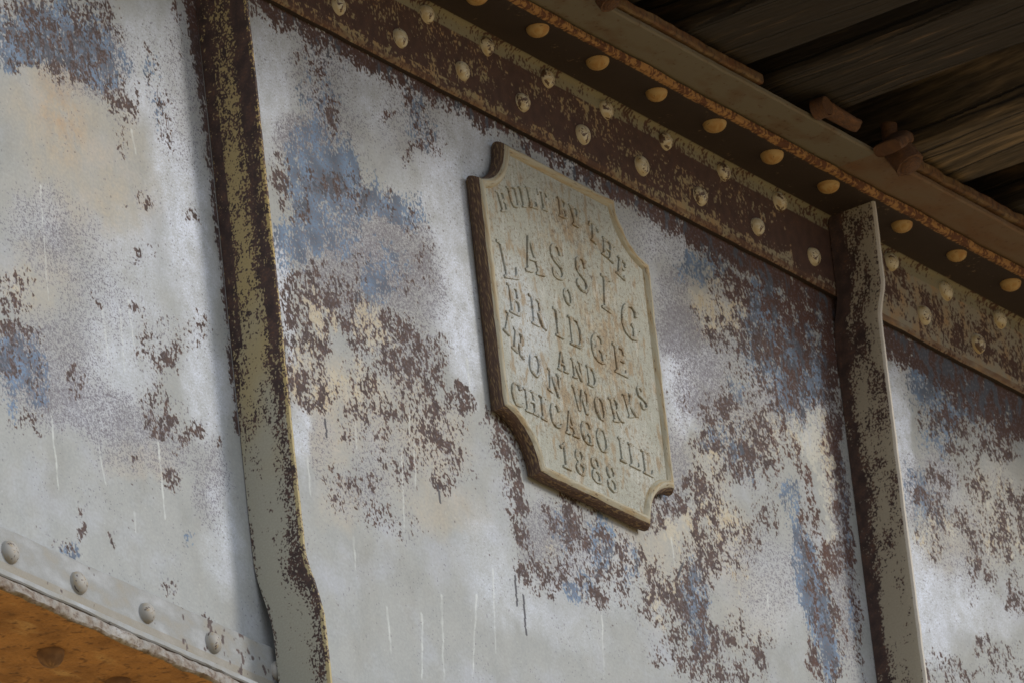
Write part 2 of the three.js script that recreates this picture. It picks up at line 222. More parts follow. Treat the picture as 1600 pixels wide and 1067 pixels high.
  for (const s of PATCH.drips) if (Math.abs(x - s[0]) < 40 && y < s[1] + 8 && y > s[3] - 8) { const [e, t] = segDist(x + 3 * pn(y / 30, s[0]), y, s); const w = (3.4 + 1.6 * pn(s[0] * 0.37, s[1] * 0.21)) * (1 - 0.5 * t) * (0.8 + 0.6 * pn(y / 12, s[0])); if (e < w) mixTo(c, [208, 215, 214], clamp(0.55 + 0.4 * pn(y / 25, s[0] * 0.7)) * (1 - e / w * 0.5)); }
  for (const s of PATCH.darkdrips) if (Math.abs(x - s[0]) < 40) { const [e] = segDist(x + 2 * pn(y / 18, s[0]), y, s); if (e < 2.6) { mixTo(c, [66, 66, 72], 0.85); } }
  const f = 1 + 0.035 * fine + 0.03 * grain; c[0] *= f; c[1] *= f; c[2] *= f; c[3] = h;
});

// flange angle: s runs round the section, starting at the toe of the riveted leg
const topAngleTex = paintTexture(X0, 0, XW, 0.56, 2048, 320, (mx, s, c) => {
  const x = mx * 1000, y = s * 1000, fine = pn(x / 2.7, y / 2.7);
  const n = uni(0.38 * fbm(x / 30, y / 44, 3, 0.6) + 0.5 * fbm(x / 9 + 5, y / 14, 3, 0.7) + 0.28 * pn(x / 4, y / 6), 4.2), big = fbm(x / 160 + 7, y / 70, 2);
  const q = [146, 134, 102]; mixTo(q, [142, 136, 120], sst(500, 1100, x)); mixTo(q, [164, 128, 86], clamp(0.2 + fbm(x / 30 + 40, y / 40, 3) * 1.3) * 0.8);
  let R = 0.76 + 0.38 * big; let crust = 0;
  if (x > 1010) R = 0.46 + 0.5 * big + (y < 60 ? 0.06 : 0);
  else if (x > 880) R = 0.93;
  if (y < 22) { R -= 0.25; }
  if (y > 118 && y < 146) { R = 0.32 + 0.4 * big; mixTo(q, [126, 124, 104], 0.8); }       // lichen in the root of the angle
  if (y > 146 && y < 252) { R = 0.93 + 0.2 * big; mixTo(q, [92, 74, 58], 0.8); }  // rusty underside, its shade painted in as near-black
  if (y > 233 && y < 256) { R = 0.5; mixTo(q, [172, 128, 74], 0.75); crust = 1; }
  if (y > 300) { R = 0.9; mixTo(q, [92, 80, 62], 0.9); }  // backs and toe face coloured dark, painting the shadow line below the flange
  c[0] = q[0]; c[1] = q[1]; c[2] = q[2];
  const rk = sst(n - 0.02, n + 0.03, R);
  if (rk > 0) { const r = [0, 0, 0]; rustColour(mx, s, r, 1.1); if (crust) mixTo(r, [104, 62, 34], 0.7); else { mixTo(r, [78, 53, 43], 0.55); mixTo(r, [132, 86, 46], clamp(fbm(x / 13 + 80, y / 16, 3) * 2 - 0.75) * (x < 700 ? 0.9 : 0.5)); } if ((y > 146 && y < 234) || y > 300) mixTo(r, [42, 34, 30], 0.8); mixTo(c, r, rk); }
  if (y < 12) mixTo(c, [104, 74, 52], clamp(0.45 + 0.8 * fbm(x / 34, y / 20, 3)));
  const f = 1 + 0.05 * fine; c[0] *= f; c[1] *= f; c[2] *= f; c[3] = 0.75 - 0.4 * rk + 0.1 * fine;
});
const bottomAngleTex = paintTexture(X0, 0, XW, 0.56, 2048, 320, (mx, s, c) => {
  const x = mx * 1000, y = s * 1000, fine = pn(x / 2.7, y / 2.7);
  c[0] = 144; c[1] = 146; c[2] = 145; const m = fbm(x / 50, y / 30, 3); mixTo(c, [176, 180, 186], clamp(m)); mixTo(c, [146, 138, 122], clamp(-m));
  let R = 0.1 + 0.25 * fbm(x / 70, y / 60, 2) + sst(-1150, -900, x) * 0.14; if (y > 246) { R = 0.5; mixTo(c, [142, 128, 116], 0.7); }
  if (y > 60 && y < 150) mixTo(c, [140, 130, 112], 0.5);
  const n = uni(0.75 * fbm(x / 24, y / 30, 4, 0.6) + 0.3 * pn(x / 7, y / 12)), rk = sst(n - 0.02, n + 0.03, R);
  if (rk > 0) { const r = [0, 0, 0]; rustColour(mx, s, r, 0.8); mixTo(r, [96, 88, 90], 0.4); mixTo(c, r, rk * 0.9); }
  const f = 1 + 0.05 * fine; c[0] *= f; c[1] *= f; c[2] *= f; c[3] = 0.75 - 0.35 * rk;
});
const orangeTex = paintTexture(X0, -0.01, XW, 0.36, 2048, 256, (mx, s, c) => {      // underside rust, then the scaled grey edge
  const x = mx * 1000, y = s * 1000, fine = pn(x / 2.7, y / 2.7), n = fbm(x / 60, y / 60, 4), v = fbm(x / 14 + 20, y / 14, 3);
  c[0] = 184; c[1] = 140; c[2] = 92; mixTo(c, [150, 112, 74], clamp(0.3 + n * 1.5)); mixTo(c, [214, 184, 138], clamp(fbm(x / 120 + 9, y / 40, 4) * 2.2 - 0.4)); mixTo(c, [104, 78, 58], clamp(v * 2.2 - 0.3)); mixTo(c, [92, 72, 60], clamp(fbm(x / 30 + 50, y / 24, 4) * 2.4 - 0.7)); c[3] = 0.5 + 0.4 * v;
  const e = y + 3 * v; if (e > 263 && y < 300) { c[0] = 146; c[1] = 142; c[2] = 136; mixTo(c, [112, 98, 86], clamp(0.35 + v * 1.6)); mixTo(c, [168, 168, 166], clamp(n * 1.5)); if (fine + v > 0.55) mixTo(c, [84, 74, 70], 0.8); c[3] = 0.5 + 0.45 * v; }
  const f = 1 + 0.09 * fine + 0.08 * v; c[0] *= f; c[1] *= f; c[2] *= f;
});
// stiffener: s runs round the section from the web out along the face, y is height
function stiffenerTexture(seed, paintAt, rustAt) {
  return paintTexture(0, -0.90, 0.36, 1.46, 320, 1280, (s, my, c) => {
    const z = s * 1000, y = my * 1000, fine = pn(z / 2.7 + seed, y / 2.7), n = uni(0.4 * fbm(z / 22 + seed, y / 60, 3, 0.6) + 0.5 * fbm(z / 5.2 + seed, y / 9, 3, 0.7) + 0.3 * pn(z / 2.8, y / 3.8 + seed), 4.2);
    paintAt(z, y, c); const R = rustAt(z, y), rk = sst(n - 0.03, n + 0.04, R);
    if (rk > 0) { const r = [0, 0, 0]; rustColour(s + seed, my, r, 0.9); mixTo(c, r, rk); }
    const f = 1 + 0.05 * fine; c[0] *= f; c[1] *= f; c[2] *= f; c[3] = 0.75 - 0.4 * rk;
  });
}
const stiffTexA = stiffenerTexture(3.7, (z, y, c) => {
  c[0] = 160; c[1] = 158; c[2] = 144; mixTo(c, [160, 143, 98], sst(-520, -150, y + 120 * pn(z / 40, y / 90)) * 0.9); mixTo(c, [176, 156, 100], z > 84 && z < 104 ? 0.6 : 0);  // yellowish free edge lightened to paint in its highlight
}, (z, y) => {
  let r = 0.56 + 0.3 * fbm(z / 24 + 2, y / 160, 2) + 0.2 * sst(0, 260, y);
  r -= 0.28 * Math.exp(-Math.pow((z - 38) / 15, 2)); r += 0.24 * sst(56, 72, z);
  const low = sst(-240, -520, y + 110 * pn(z / 25, y / 70));
  r = r * (1 - low) + low * (0.10 + 0.12 * fbm(z / 20, y / 40, 2) + 0.5 * sst(46, 88, z) * clamp(0.75 + 1.2 * fbm(y / 90, 2, 2)) + 0.4 * sst(28, 70, z) * Math.exp(-Math.pow((y + 640) / 70, 2)));
  if (z < 20) r = Math.max(r, y > -260 ? 0.82 : 0.4 * sst(8, 1, z));
  if (z > 86 && z < 102) r -= 0.25;
  return r;
});
const stiffTexB = stiffenerTexture(9.1, (z, y, c) => { c[0] = 156; c[1] = 149; c[2] = 132; if (z > 86 && z < 104) mixTo(c, [204, 200, 192], 0.8); },  // free edge painted near-white as its skylight highlight
  (z, y) => { let r = 0.36 + 0.4 * fbm(z / 40 + 8, y / 120, 2); if (y > 250) r += 0.22 * sst(70, 40, z); r += 0.55 * sst(34, 12, z); if (y < -80) r -= 0.2 * sst(20, 40, z); if (z > 86 && z < 104) r = 0.06; return r; });
const rivetMats = [0, 1, 2, 3].map(k => material(paintTexture(0, 0, 1, 1, 96, 64, (u, v, c) => {
  const x = Math.cos(u * 6.2832) * (v) * 2.2 + k * 13, y = Math.sin(u * 6.2832) * (v) * 2.2 + k * 5;
  c[0] = 202; c[1] = 195; c[2] = 170; mixTo(c, [170, 148, 104], clamp(0.2 + fbm(x, y, 3) * 1.2));
  const n = fbm(x * 1.9 + 4, y * 1.9, 3); const m = pn(x * 0.9 + 8, y * 0.9 + 3); if (n + 0.8 * m > [0.22, 0.34, 0.12, 0.42][k]) { c[0] = 92; c[1] = 72; c[2] = 58; c[3] = 0.3; }
}, true), 0.45, 0.0005));
const bounceRivetMat = material(paintTexture(0, 0, 1, 1, 96, 64, (u, v, c) => { const x = Math.cos(u * 6.2832) * v * 2.2 + 31, y = Math.sin(u * 6.2832) * v * 2.2; c[0] = 178; c[1] = 150; c[2] = 98; mixTo(c, [160, 118, 64], clamp(0.35 + fbm(x, y, 3) * 1.3)); if (fbm(x * 2 + 2, y * 2, 3) > 0.42) mixTo(c, [110, 78, 50], 0.8); }, true), 0.7, 0.0005);  // cream rivets with rust chips, tinted ochre to carry warm ground bounce
const greyRivetMat = material(paintTexture(0, 0, 1, 1, 96, 64, (u, v, c) => { const x = Math.cos(u * 6.2832) * v * 2.2 + 3, y = Math.sin(u * 6.2832) * v * 2.2; c[0] = 150; c[1] = 147; c[2] = 140; mixTo(c, [150, 130, 96], clamp(fbm(x, y, 3) * 1.5)); if (fbm(x * 1.3 + 9, y * 1.3, 2) > 0.4) { c[0] = 84; c[1] = 74; c[2] = 70; } }, true), 0.6, 0.0005);
const rustRivetMat = material(paintTexture(0, 0, 1, 1, 96, 64, (u, v, c) => { const x = Math.cos(u * 6.2832) * v * 3, y = Math.sin(u * 6.2832) * v * 3; c[0] = 112; c[1] = 86; c[2] = 64; mixTo(c, [160, 128, 92], clamp(0.3 + fbm(x + 5, y, 2))); }, true), 0.9, 0.0008);
const plateSteelTex = paintTexture(X0, 0, XW, 0.60, 2048, 256, (mx, s, c) => {     // top cover plate: drab paint underneath, rust on the edges
  const x = mx * 1000, y = s * 1000, m = fbm(x / 80, y / 50, 3), v = fbm(x / 9, y / 9, 2); c[0] = 112; c[1] = 106; c[2] = 92; mixTo(c, [100, 80, 60], clamp(m * 1.4)); if (x > 880) mixTo(c, [112, 82, 58], 0.55 + 0.4 * m);
  if (v + 0.4 * m > 0.46) mixTo(c, [88, 66, 52], 0.7); c[3] = 0.6 + 0.2 * v;
});
const rustBarTex = paintTexture(X0, 0, XW, 0.5, 2048, 128, (mx, s, c) => { const x = mx * 1000, y = s * 1000, m = fbm(x / 60, y / 18, 4), v = fbm(x / 9 + 4, y / 9, 3); c[0] = 112; c[1] = 92; c[2] = 66; mixTo(c, [98, 66, 44], clamp(0.45 + m * 1.6)); mixTo(c, [150, 136, 104], clamp(v * 2 - 0.4)); if (v < -0.18) mixTo(c, [70, 54, 46], 0.7); c[3] = 0.5 + 0.4 * v; });

// ---------------------------------------------------------------- setting: ground under the bridge
{
  const t = paintTexture(0, 0, 12, 12, 512, 512, (x, y, c) => { const n = Math.sin(x * 0.5236) * 0.2 + fbm(x * 1.1, y * 1.1, 4), g = fbm(x * 9, y * 9, 2); c[0] = 150 + 20 * n + 18 * g; c[1] = 120 + 18 * n + 16 * g; c[2] = 74 + 12 * n + 12 * g; });
  t.map.repeat.set(50, 50); t.bump.repeat.set(50, 50);
  const g = mesh('ground', new THREE.PlaneGeometry(600, 600).rotateX(-Math.PI / 2).translate(0, -8.8, 0), material(t, 0.95, 0.01), scene);
  g.userData = { kind: 'structure', label: 'dry sandy ground far below the bridge', category: 'ground' };
}

// ---------------------------------------------------------------- the plate girder
const XA = -2.7, XB = 2.9, PITCH = 0.171;
const girder = thing('plate_girder', 'riveted steel plate girder with peeling grey paint and rust', 'bridge girder');
const uX = (x) => (x - X0) / XW;
const mWeb = material(webTex, 0.82, 0.0007), mTop = material(topAngleTex, 0.85, 0.001), mBot = material(bottomAngleTex, 0.8, 0.001), mOrange = material(orangeTex, 0.95, 0.005);
{
  // web: slightly uneven sheet with a back face
  const nx = 220, ny = 70, g = new THREE.PlaneGeometry(XB - XA, 1.44, nx, ny), p = g.attributes.position, uv = g.attributes.uv;
  for (let i = 0; i < p.count; i++) { const x = p.getX(i) + (XA + XB) / 2, y = p.getY(i) - 0.175; p.setXYZ(i, x, y, 0.0012 * fbm(x * 2.3, y * 2.3, 2) - 0.0006); uv.setXY(i, uX(x), (y + 0.80) / 1.22); }
  g.computeVertexNormals();
  const back = new THREE.PlaneGeometry(XB - XA, 1.44).rotateY(Math.PI).translate((XA + XB) / 2, -0.175, -0.01);
  mesh('web_plate', mergeGeometries([g, back]), mWeb, girder);
}
function rivetGeo(r, h) { const pts = []; for (let i = 0; i <= 9; i++) { const a = i / 9 * Math.PI / 2; pts.push(new THREE.Vector2(r * Math.pow(Math.sin(a), 0.92), h * Math.cos(a))); } pts.push(new THREE.Vector2(r * 1.03, -0.001)); return new THREE.LatheGeometry(pts.reverse(), 22); }
const domeGeo = rivetGeo(0.0166, 0.0125);
const rr = rng(5);
function rivet(parent, x, y, z, facing, mat, k = 1) {
  const o = mesh('rivet', domeGeo, mat ?? rivetMats[Math.floor(rr() * 4)], parent); o.position.set(x, y, z);
  if (facing === 'out') o.rotation.x = Math.PI / 2; else if (facing === 'down') o.rotation.x = Math.PI;
  o.rotateY(rr() * 6.28); o.rotateX((rr() - 0.5) * 0.08); const s = k * (0.92 + rr() * 0.14); o.scale.set(s, k * (0.9 + rr() * 0.2), s * (0.97 + rr() * 0.06));
  return o;
}
// section of an angle, [y, z] from the toe of the riveted leg; dir +1: outstanding leg at the top, -1: at the bottom
function angleSection(leg, out, t, dir) {
  const r = 0.012, o = [[0, t - 0.003], [0.003 * dir, t]];
  o.push([(leg - t - r) * dir, t]);
  for (let i = 1; i <= 5; i++) { const a = i / 5 * Math.PI / 2; o.push([(leg - t - r + r * Math.sin(a)) * dir, t + r - r * Math.cos(a)]); }
  o.push([(leg - t) * dir, out - 0.004], [(leg - t + 0.003) * dir, out - 0.0006], [(leg - 0.002) * dir, out], [leg * dir, out - 0.002], [leg * dir, 0.0005], [0, 0.0005]);
  return o;
}
function buildAngle(name, y0, section, mat, rough) {
  const sec = densify(section, 0.02);
  return mesh(name, sweep(sec, 1100, (t, a, b, s) => {
    const x = XA + (XB - XA) * t, e = (fbm(x * 11, s * 30, 3) + 0.5 * pn(x * 5, 3)) * rough, e0 = (fbm(x * 9, 1.7, 3) + 0.6 * pn(x * 3.1, 8)) * rough * 2, edge = s > 0.232 && s < 0.262 ? 3 : 0.5;
    return [x, y0 + a + (Math.abs(a) < 0.004 ? e0 : e * 0.35), Math.max(0.0004, b + (b > 0.005 ? e * edge : 0))];
  }, (t, s) => [uX(XA + (XB - XA) * t), s / 0.56], 0.7), mat, girder);
}
const topAngle = buildAngle('top_flange_angle', 0.388, angleSection(0.152, 0.120, 0.012, 1), mTop, 0.0014);
const bottomAngle = buildAngle('bottom_flange_angle', -0.742, angleSection(0.152, 0.110, 0.012, -1), mBot, 0.0012);
for (let k = -9; k <= 10; k++) {
  const xa = 0.001 + k * PITCH, xb = -0.081 + k * PITCH;
  if (Math.abs(xa - 1.05) > 0.06) rivet(topAngle, xa + (rr() - 0.5) * 0.004, 0.507, 0.0122, 'out', null, xa > 1 ? 1.02 : 1);
  if (Math.abs(xb - 1.05) > 0.06) rivet(topAngle, xb + (rr() - 0.5) * 0.004, 0.437, 0.0122, 'out');
  rivet(topAngle, 0.044 + k * PITCH + (k > 5 ? 0.055 : 0), 0.5278, 0.085, 'down', bounceRivetMat, 1.12);
}
for (let k = -5; k <= 14; k++) {
  const x = -1.453 + k * 0.168; if (x > 2.6) continue;
  rivet(bottomAngle, x, -0.781, 0.0122, 'out', greyRivetMat, 1.02);
  if (k % 1 === 0) rivet(bottomAngle, x + 0.084, -0.845, 0.0122, 'out', greyRivetMat);
}
{ // bottom cover plate, scaling with rust underneath
  const sec = densify([[-0.150, -0.921], [0.116, -0.921], [0.1195, -0.918], [0.120, -0.912], [0.119, -0.905], [0.114, -0.9005], [-0.150, -0.9005]], 0.006);
  const g = sweep(sec, 900, (t, a, b, s) => { const x = XA + (XB - XA) * t, e = fbm(x * 16, s * 24, 4), e2 = pn(x * 7, 5.5); return [x, b + (b < -0.917 ? e * 0.0016 : e * 0.002 + e2 * 0.0012), a + (a > 0.1 ? e * 0.006 : 0)]; }, (t, s) => [uX(XA + (XB - XA) * t), (s + 0.01) / 0.36], 0.7);
  const bp = mesh('bottom_cover_plate', g, mOrange, girder);
  for (let k = -5; k <= 14; k++) { const r = rivet(bp, -1.386 + k * 0.165, -0.9205, 0.022, 'down', rustRivetMat, 1.25); r.scale.y = 1.9; };
}
function topPlate(name, x0, x1, y0, y1, z0, z1, mat, rough, n) {
  const sec = densify([[z0, y0], [z1 - 0.003, y0], [z1, y0 + 0.003], [z1, y1 - 0.003], [z1 - 0.003, y1], [z0, y1]], 0.012);
  return mesh(name, sweep(sec, n, (t, a, b, s) => { const x = x0 + (x1 - x0) * t, e = fbm(x * 25, s * 25, 3); return [x, b + e * rough * 0.3, a + (a > 0.1 ? (0.6 * e + 0.4 * pn(x * 6, 2)) * rough : 0)]; }, (t, s) => [uX(x0 + (x1 - x0) * t), s / 0.6], 0.7), mat, girder);
}
topPlate('cover_plate', XA, XB, 0.5425, 0.554, -0.19, 0.190, material(plateSteelTex, 0.85, 0.001), 0.0015, 380);
const mBar = material(rustBarTex, 0.9, 0.003);
topPlate('cover_plate', XA, 0.540, 0.5560, 0.5745, -0.19, 0.195, mBar, 0.005, 240);
topPlate('cover_plate', 0.985, XB, 0.5560, 0.5745, -0.19, 0.197, mBar, 0.007, 160);

// stiffeners: angle section [z, x]; cranked outwards over the flange angles
const crank = (y) => 0.0135 * sst(0.315, 0.386, y) + 0.021 * sst(-0.60, -0.735, y);
function stiffener(xs, mat, bend) {
  const L = 0.0905, t = 0.0095, w = 0.080;
  const sec = densify([[0.0006, 0], [L - 0.003, 0], [L, 0.002], [L, t - 0.003], [L - 0.003, t], [t + 0.008, t], [t + 0.002, t + 0.002], [t, t + 0.008], [t, w - 0.002], [t - 0.003, w], [0.0006, w]], 0.014);
  const st = mesh('stiffener', sweep(sec, 170, (u, z, x, s) => {
    const y = -0.8815 + 1.409 * u, e = fbm(y * 24 + xs * 7, s * 20, 3);
    return [xs + x + bend(y) + (z > 0.08 ? e * 0.0007 : e * 0.0003), y, z + crank(y) + (z > 0.08 ? e * 0.001 : 0)];
  }, (u, s) => [s / 0.36, (-0.8815 + 1.409 * u + 0.90) / 1.46], 0.7), mat, girder);
  for (let y = -0.56; y < 0.3; y += 0.14) rivet(st, xs + 0.05, y, t, 'out');
  return st;
}
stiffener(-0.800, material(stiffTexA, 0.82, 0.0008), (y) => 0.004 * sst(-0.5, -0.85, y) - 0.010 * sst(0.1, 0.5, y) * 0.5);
stiffener(1.003, material(stiffTexB, 0.82, 0.0008), (y) => 0.004 * sst(0.25, 0.5, y));

// ---------------------------------------------------------------- cast builder's plate
const PL = -0.089, PR = 0.404, PT = 0.340, PB = -0.234, NR = 0.086;
function plateOutline(d) {                                    // outline set in by d, same number of points for every d
  const o = [], R = NR + d, q = Math.sqrt(R * R - d * d), a0 = Math.asin(d / R), N = 14, M = 18;
  const corner = (cx, cy, from) => { for (let i = 0; i <= N; i++) { const a = from - (a0 + (Math.PI / 2 - 2 * a0) * i / N); o.push([cx + R * Math.cos(a), cy + R * Math.sin(a)]); } };
  const line = (x0, y0, x1, y1) => { for (let i = 1; i < M; i++) o.push([x0 + (x1 - x0) * i / M, y0 + (y1 - y0) * i / M]); };
  corner(PL, PB, Math.PI / 2); line(PL + q, PB + d, PR - q, PB + d);
  corner(PR, PB, Math.PI); line(PR - d, PB + q, PR - d, PT - q);
  corner(PR, PT, Math.PI * 1.5); line(PR - q, PT - d, PL + q, PT - d);
  corner(PL, PT, Math.PI * 2); line(PL + d, PT - q, PL + d, PB + q);
  return o;
}
const plate = thing('builders_plate', 'cast builder\'s plate with notched corners and raised lettering on the web', 'builder plate');
const plateFace = (worn) => paintTexture(PL, PB, PR - PL, PT - PB, 512, 576, (mx, my, c) => {
  const x = mx * 1000, y = my * 1000, fine = pn(x / 2.4, y / 2.4), m = fbm(x / 60, y / 70, 3), v = fbm(x / 12, y / 15, 3);
  c[0] = 156; c[1] = 158; c[2] = 148; mixTo(c, [184, 192, 200], clamp(1.3 - Math.hypot((x - 10) / 90, (y - 20) / 130) + m * 0.6) * 0.7); mixTo(c, [184, 186, 182], clamp(1.2 - Math.hypot((x - 300) / 60, (y + 100) / 80) + m * 0.5) * 0.5);
  const tan = Math.max(1.2 - Math.hypot((x - 170) / 90, (y - 245) / 40), 1.2 - Math.hypot((x - 120) / 80, (y + 110) / 80), 1.15 - Math.hypot((x - 260) / 70, (y - 60) / 110), 0.9 - Math.hypot((x - 190) / 120, (y + 60) / 60));
  mixTo(c, [158, 138, 106], clamp(tan * 0.6 + m * 0.8 + v * 0.9 - 0.1) * 0.65);
  const sp = fbm(x / 10 + 60, y / 12, 3), spots = Math.max(1.1 - Math.hypot((x - 165) / 90, (y - 240) / 44), 1.05 - Math.hypot((x - 210) / 90, (y - 160) / 60), 0.6 - Math.hypot((x - 120) / 120, (y + 110) / 70));
  const bare = sst(0.5, 0.62, sp + 0.34 * clamp(spots)); let h = 0.6 + 0.22 * fine + 0.3 * v;
  if (bare > 0) { mixTo(c, [96, 84, 72], 0.7 * bare); h -= 0.3 * bare; }
  const st = fbm(x / 16 + 33, y / 44 + 8, 3); mixTo(c, [138, 116, 86], sst(0.06, 0.42, st + 0.28 * clamp(tan) - 0.02) * 0.6); const gr = fbm(x / 5.5 + 15, y / 6.5, 3); mixTo(c, [112, 102, 86], sst(0.12, 0.5, gr + 0.22 * clamp(tan) + 0.3 * m) * 0.6);
  if (pn(x / 5 + 9, y / 6) > 0.62 - 0.2 * clamp(tan)) mixTo(c, [110, 98, 80], 0.6);
  const pale = pn(x / 9 + 77, y / 60); if (pale > 0.5) mixTo(c, [190, 192, 188], 0.35);
  if (worn) { mixTo(c, [126, 108, 82], clamp(-0.05 + 0.8 * fbm(x / 14 + 90, y / 18, 3))); if (fine + v > 0.7) mixTo(c, [86, 72, 58], 0.8); }
  const f = 1 + 0.09 * fine + 0.07 * v; c[0] *= f; c[1] *= f; c[2] *= f; c[3] = h;
});
const plateTex = plateFace(false), letterTex = plateFace(true);                // the proud lettering has worn to brown
const rimTex = paintTexture(0, 0, 1, 0.06, 1024, 64, (s, d, c) => { const x = s * 1000 * 2, y = d * 1000, m = fbm(x / 50, y / 20, 3), v = uni(fbm(x / 11, y / 9, 4)); c[0] = 164; c[1] = 160; c[2] = 142; mixTo(c, [158, 138, 102], clamp(0.2 + m * 1.5)); if (v < 0.12 + 0.1 * m) { c[0] = 96; c[1] = 78; c[2] = 60; c[3] = 0.4; } const f = 1 + 0.08 * pn(x / 3, y / 3); c[0] *= f; c[1] *= f; c[2] *= f; }, true);
const edgeTex = paintTexture(0, 0, 1, 0.06, 1024, 64, (s, d, c) => { const x = s * 1000 * 2, y = d * 1000, m = fbm(x / 60, y / 20, 3), v = uni(fbm(x / 9, y / 7, 4)); c[0] = 84; c[1] = 64; c[2] = 52; mixTo(c, [66, 52, 48], clamp(0.4 + m)); mixTo(c, [138, 118, 82], sst(0.5, 0.85, v + 0.3 * m) * 0.8); const f = 1 + 0.1 * pn(x / 3, y / 3); c[0] *= f; c[1] *= f; c[2] *= f; }, true);
function ringBand(prof) {                                     // prof: [inset, height] pairs
  const n = plateOutline(0).length, pos = [], uv = [], idx = [];
  prof.forEach(([d, z], k) => { const o = plateOutline(d); let s = 0; for (let i = 0; i <= n; i++) { const p = o[i % n]; if (i) s += Math.hypot(p[0] - o[(i - 1) % n][0], p[1] - o[(i - 1) % n][1]); const e = fbm(p[0] * 45, p[1] * 45 + k * 0.3, 3) * 0.0014; pos.push(p[0] + e * (z < 0.002 ? 0.3 : 1), p[1] + e, z + (z < 0.002 ? 0 : e)); uv.push(s / 2, k / (prof.length - 1)); } });
  for (let k = 0; k + 1 < prof.length; k++) for (let i = 0; i < n; i++) { const a = k * (n + 1) + i, b = a + 1, c = a + n + 1, d = c + 1; idx.push(a, b, d, a, d, c); }
  const g = new THREE.BufferGeometry(); g.setAttribute('position', new THREE.Float32BufferAttribute(pos, 3)); g.setAttribute('uv', new THREE.Float32BufferAttribute(uv, 2)); g.setIndex(idx); return toCreasedNormals(g, 0.9);
}
const FIELD = 0.0215;
const mPlate = material(plateTex, 0.78, 0.0024), mLetter = material(letterTex, 0.78, 0.0024);
mesh('edge', ringBand([[0.0050, 0.0003], [0.0022, 0.0034], [0.0004, 0.0075], [0, 0.0120], [0.0010, 0.0165], [0.0032, 0.0206], [0.0062, 0.0240]]), material(edgeTex, 0.85, 0.0012), plate);
mesh('rim', ringBand([[0.0062, 0.0240], [0.0085, 0.0268], [0.0115, 0.0290], [0.0145, 0.0288], [0.0172, 0.0266], [0.0193, 0.0236], [0.021, FIELD - 0.0006]]), material(rimTex, 0.75, 0.0012), plate);
{
  const sh = new THREE.Shape(plateOutline(0.0202).map(p => new THREE.Vector2(p[0], p[1]))), g = new THREE.ShapeGeometry(sh), p = g.attributes.position, uv = g.attributes.uv;
  for (let i = 0; i < p.count; i++) { uv.setXY(i, (p.getX(i) - PL) / (PR - PL), (p.getY(i) - PB) / (PT - PB)); p.setZ(i, FIELD); }
  mesh('field', g, mPlate, plate);
}
const font = await new FontLoader().loadAsync('fonts/droid/droid_serif_bold.typeface.json');
const glyphs = {};
function letter(ch, x, y, h, turn = 0, wide = 1) {
  const key = ch + h + wide;
  if (!glyphs[key]) {
    const g = new TextGeometry(ch, { font, size: h * 0.96, depth: 0.0008, curveSegments: 5, bevelEnabled: true, bevelThickness: 0.0016, bevelSize: 0.0014, bevelOffset: -0.0010, bevelSegments: 2 });
    g.computeBoundingBox(); const b = g.boundingBox; g.translate(-(b.min.x + b.max.x) / 2, -(b.min.y + b.max.y) / 2, 0.0010); g.scale(wide, h / (b.max.y - b.min.y), 1); glyphs[key] = g;
  }
  const g = glyphs[key].clone(), p = g.attributes.position, uv = g.attributes.uv, ct = Math.cos(turn), st = Math.sin(turn);
  for (let i = 0; i < p.count; i++) { const qx = (x + p.getX(i)) * 90, qy = (y + p.getY(i)) * 90, e = fbm(qx, qy, 2); p.setXYZ(i, p.getX(i) + 0.0016 * e, p.getY(i) + 0.0014 * pn(qx + 9, qy), p.getZ(i) > 0.0015 ? p.getZ(i) * (0.85 + 0.6 * e) : p.getZ(i)); }
  g.computeVertexNormals();
  for (let i = 0; i < p.count; i++) uv.setXY(i, (x + p.getX(i) * ct - p.getY(i) * st - PL) / (PR - PL), (y + p.getX(i) * st + p.getY(i) * ct - PB) / (PT - PB));
  const o = mesh('letter', g, mLetter, plate); o.position.set(x, y, FIELD); o.rotation.z = turn; return o;
}
const row = (text, pts, h, wide, turnOf = () => 0) => [...text].forEach((ch, i) => letter(ch, pts[i][0] / 1000, pts[i][1] / 1000, h, turnOf(pts[i][0] / 1000), wide));
const archA = (x) => -(x - 0.154) * 1.9, archB = (x) => -(x - 0.156) * 1.15, smile = (x) => (x - 0.148) * 2.0;
row('BUILT', [[-18, 228], [16, 246], [43, 255], [70, 262], [104, 268]], 0.035, 0.92, archA);
row('BY', [[160, 272], [193, 268]], 0.035, 0.92, archA); row('THE', [[245, 256], [283, 238], [318, 217]], 0.035, 0.92, archA);
row('LASSIG', [[-22, 126], [52, 157], [126, 168], [196, 168], [262, 156], [327, 127]], 0.064, 0.86, archB);
letter('O', 0.146, 0.114, 0.030, 0, 0.9);
row('BRIDGE', [[-14, 58], [50, 58], [107, 57], [158, 55], [221, 48], [281, 46]], 0.051, 0.9);
row('AND', [[106, -10], [149, -11], [190, -11]], 0.034, 0.9);
row('IRON', [[-43, 10], [-17, -16], [25, -40], [76, -56]], 0.041, 0.9, smile); row('WORKS', [[152, -63], [205, -60], [252, -49], [297, -27], [335, -2]], 0.041, 0.84, smile);
row('CHICAGO', [[-39, -109], [1, -110], [34, -111], [68, -113], [112, -114], [157, -116], [201, -116]], 0.042, 0.88); row('ILL', [[256, -116], [290, -117], [328, -118]], 0.042, 0.9);
row('1888', [[84, -177], [127, -176], [172, -176], [216, -178]], 0.045, 0.95);

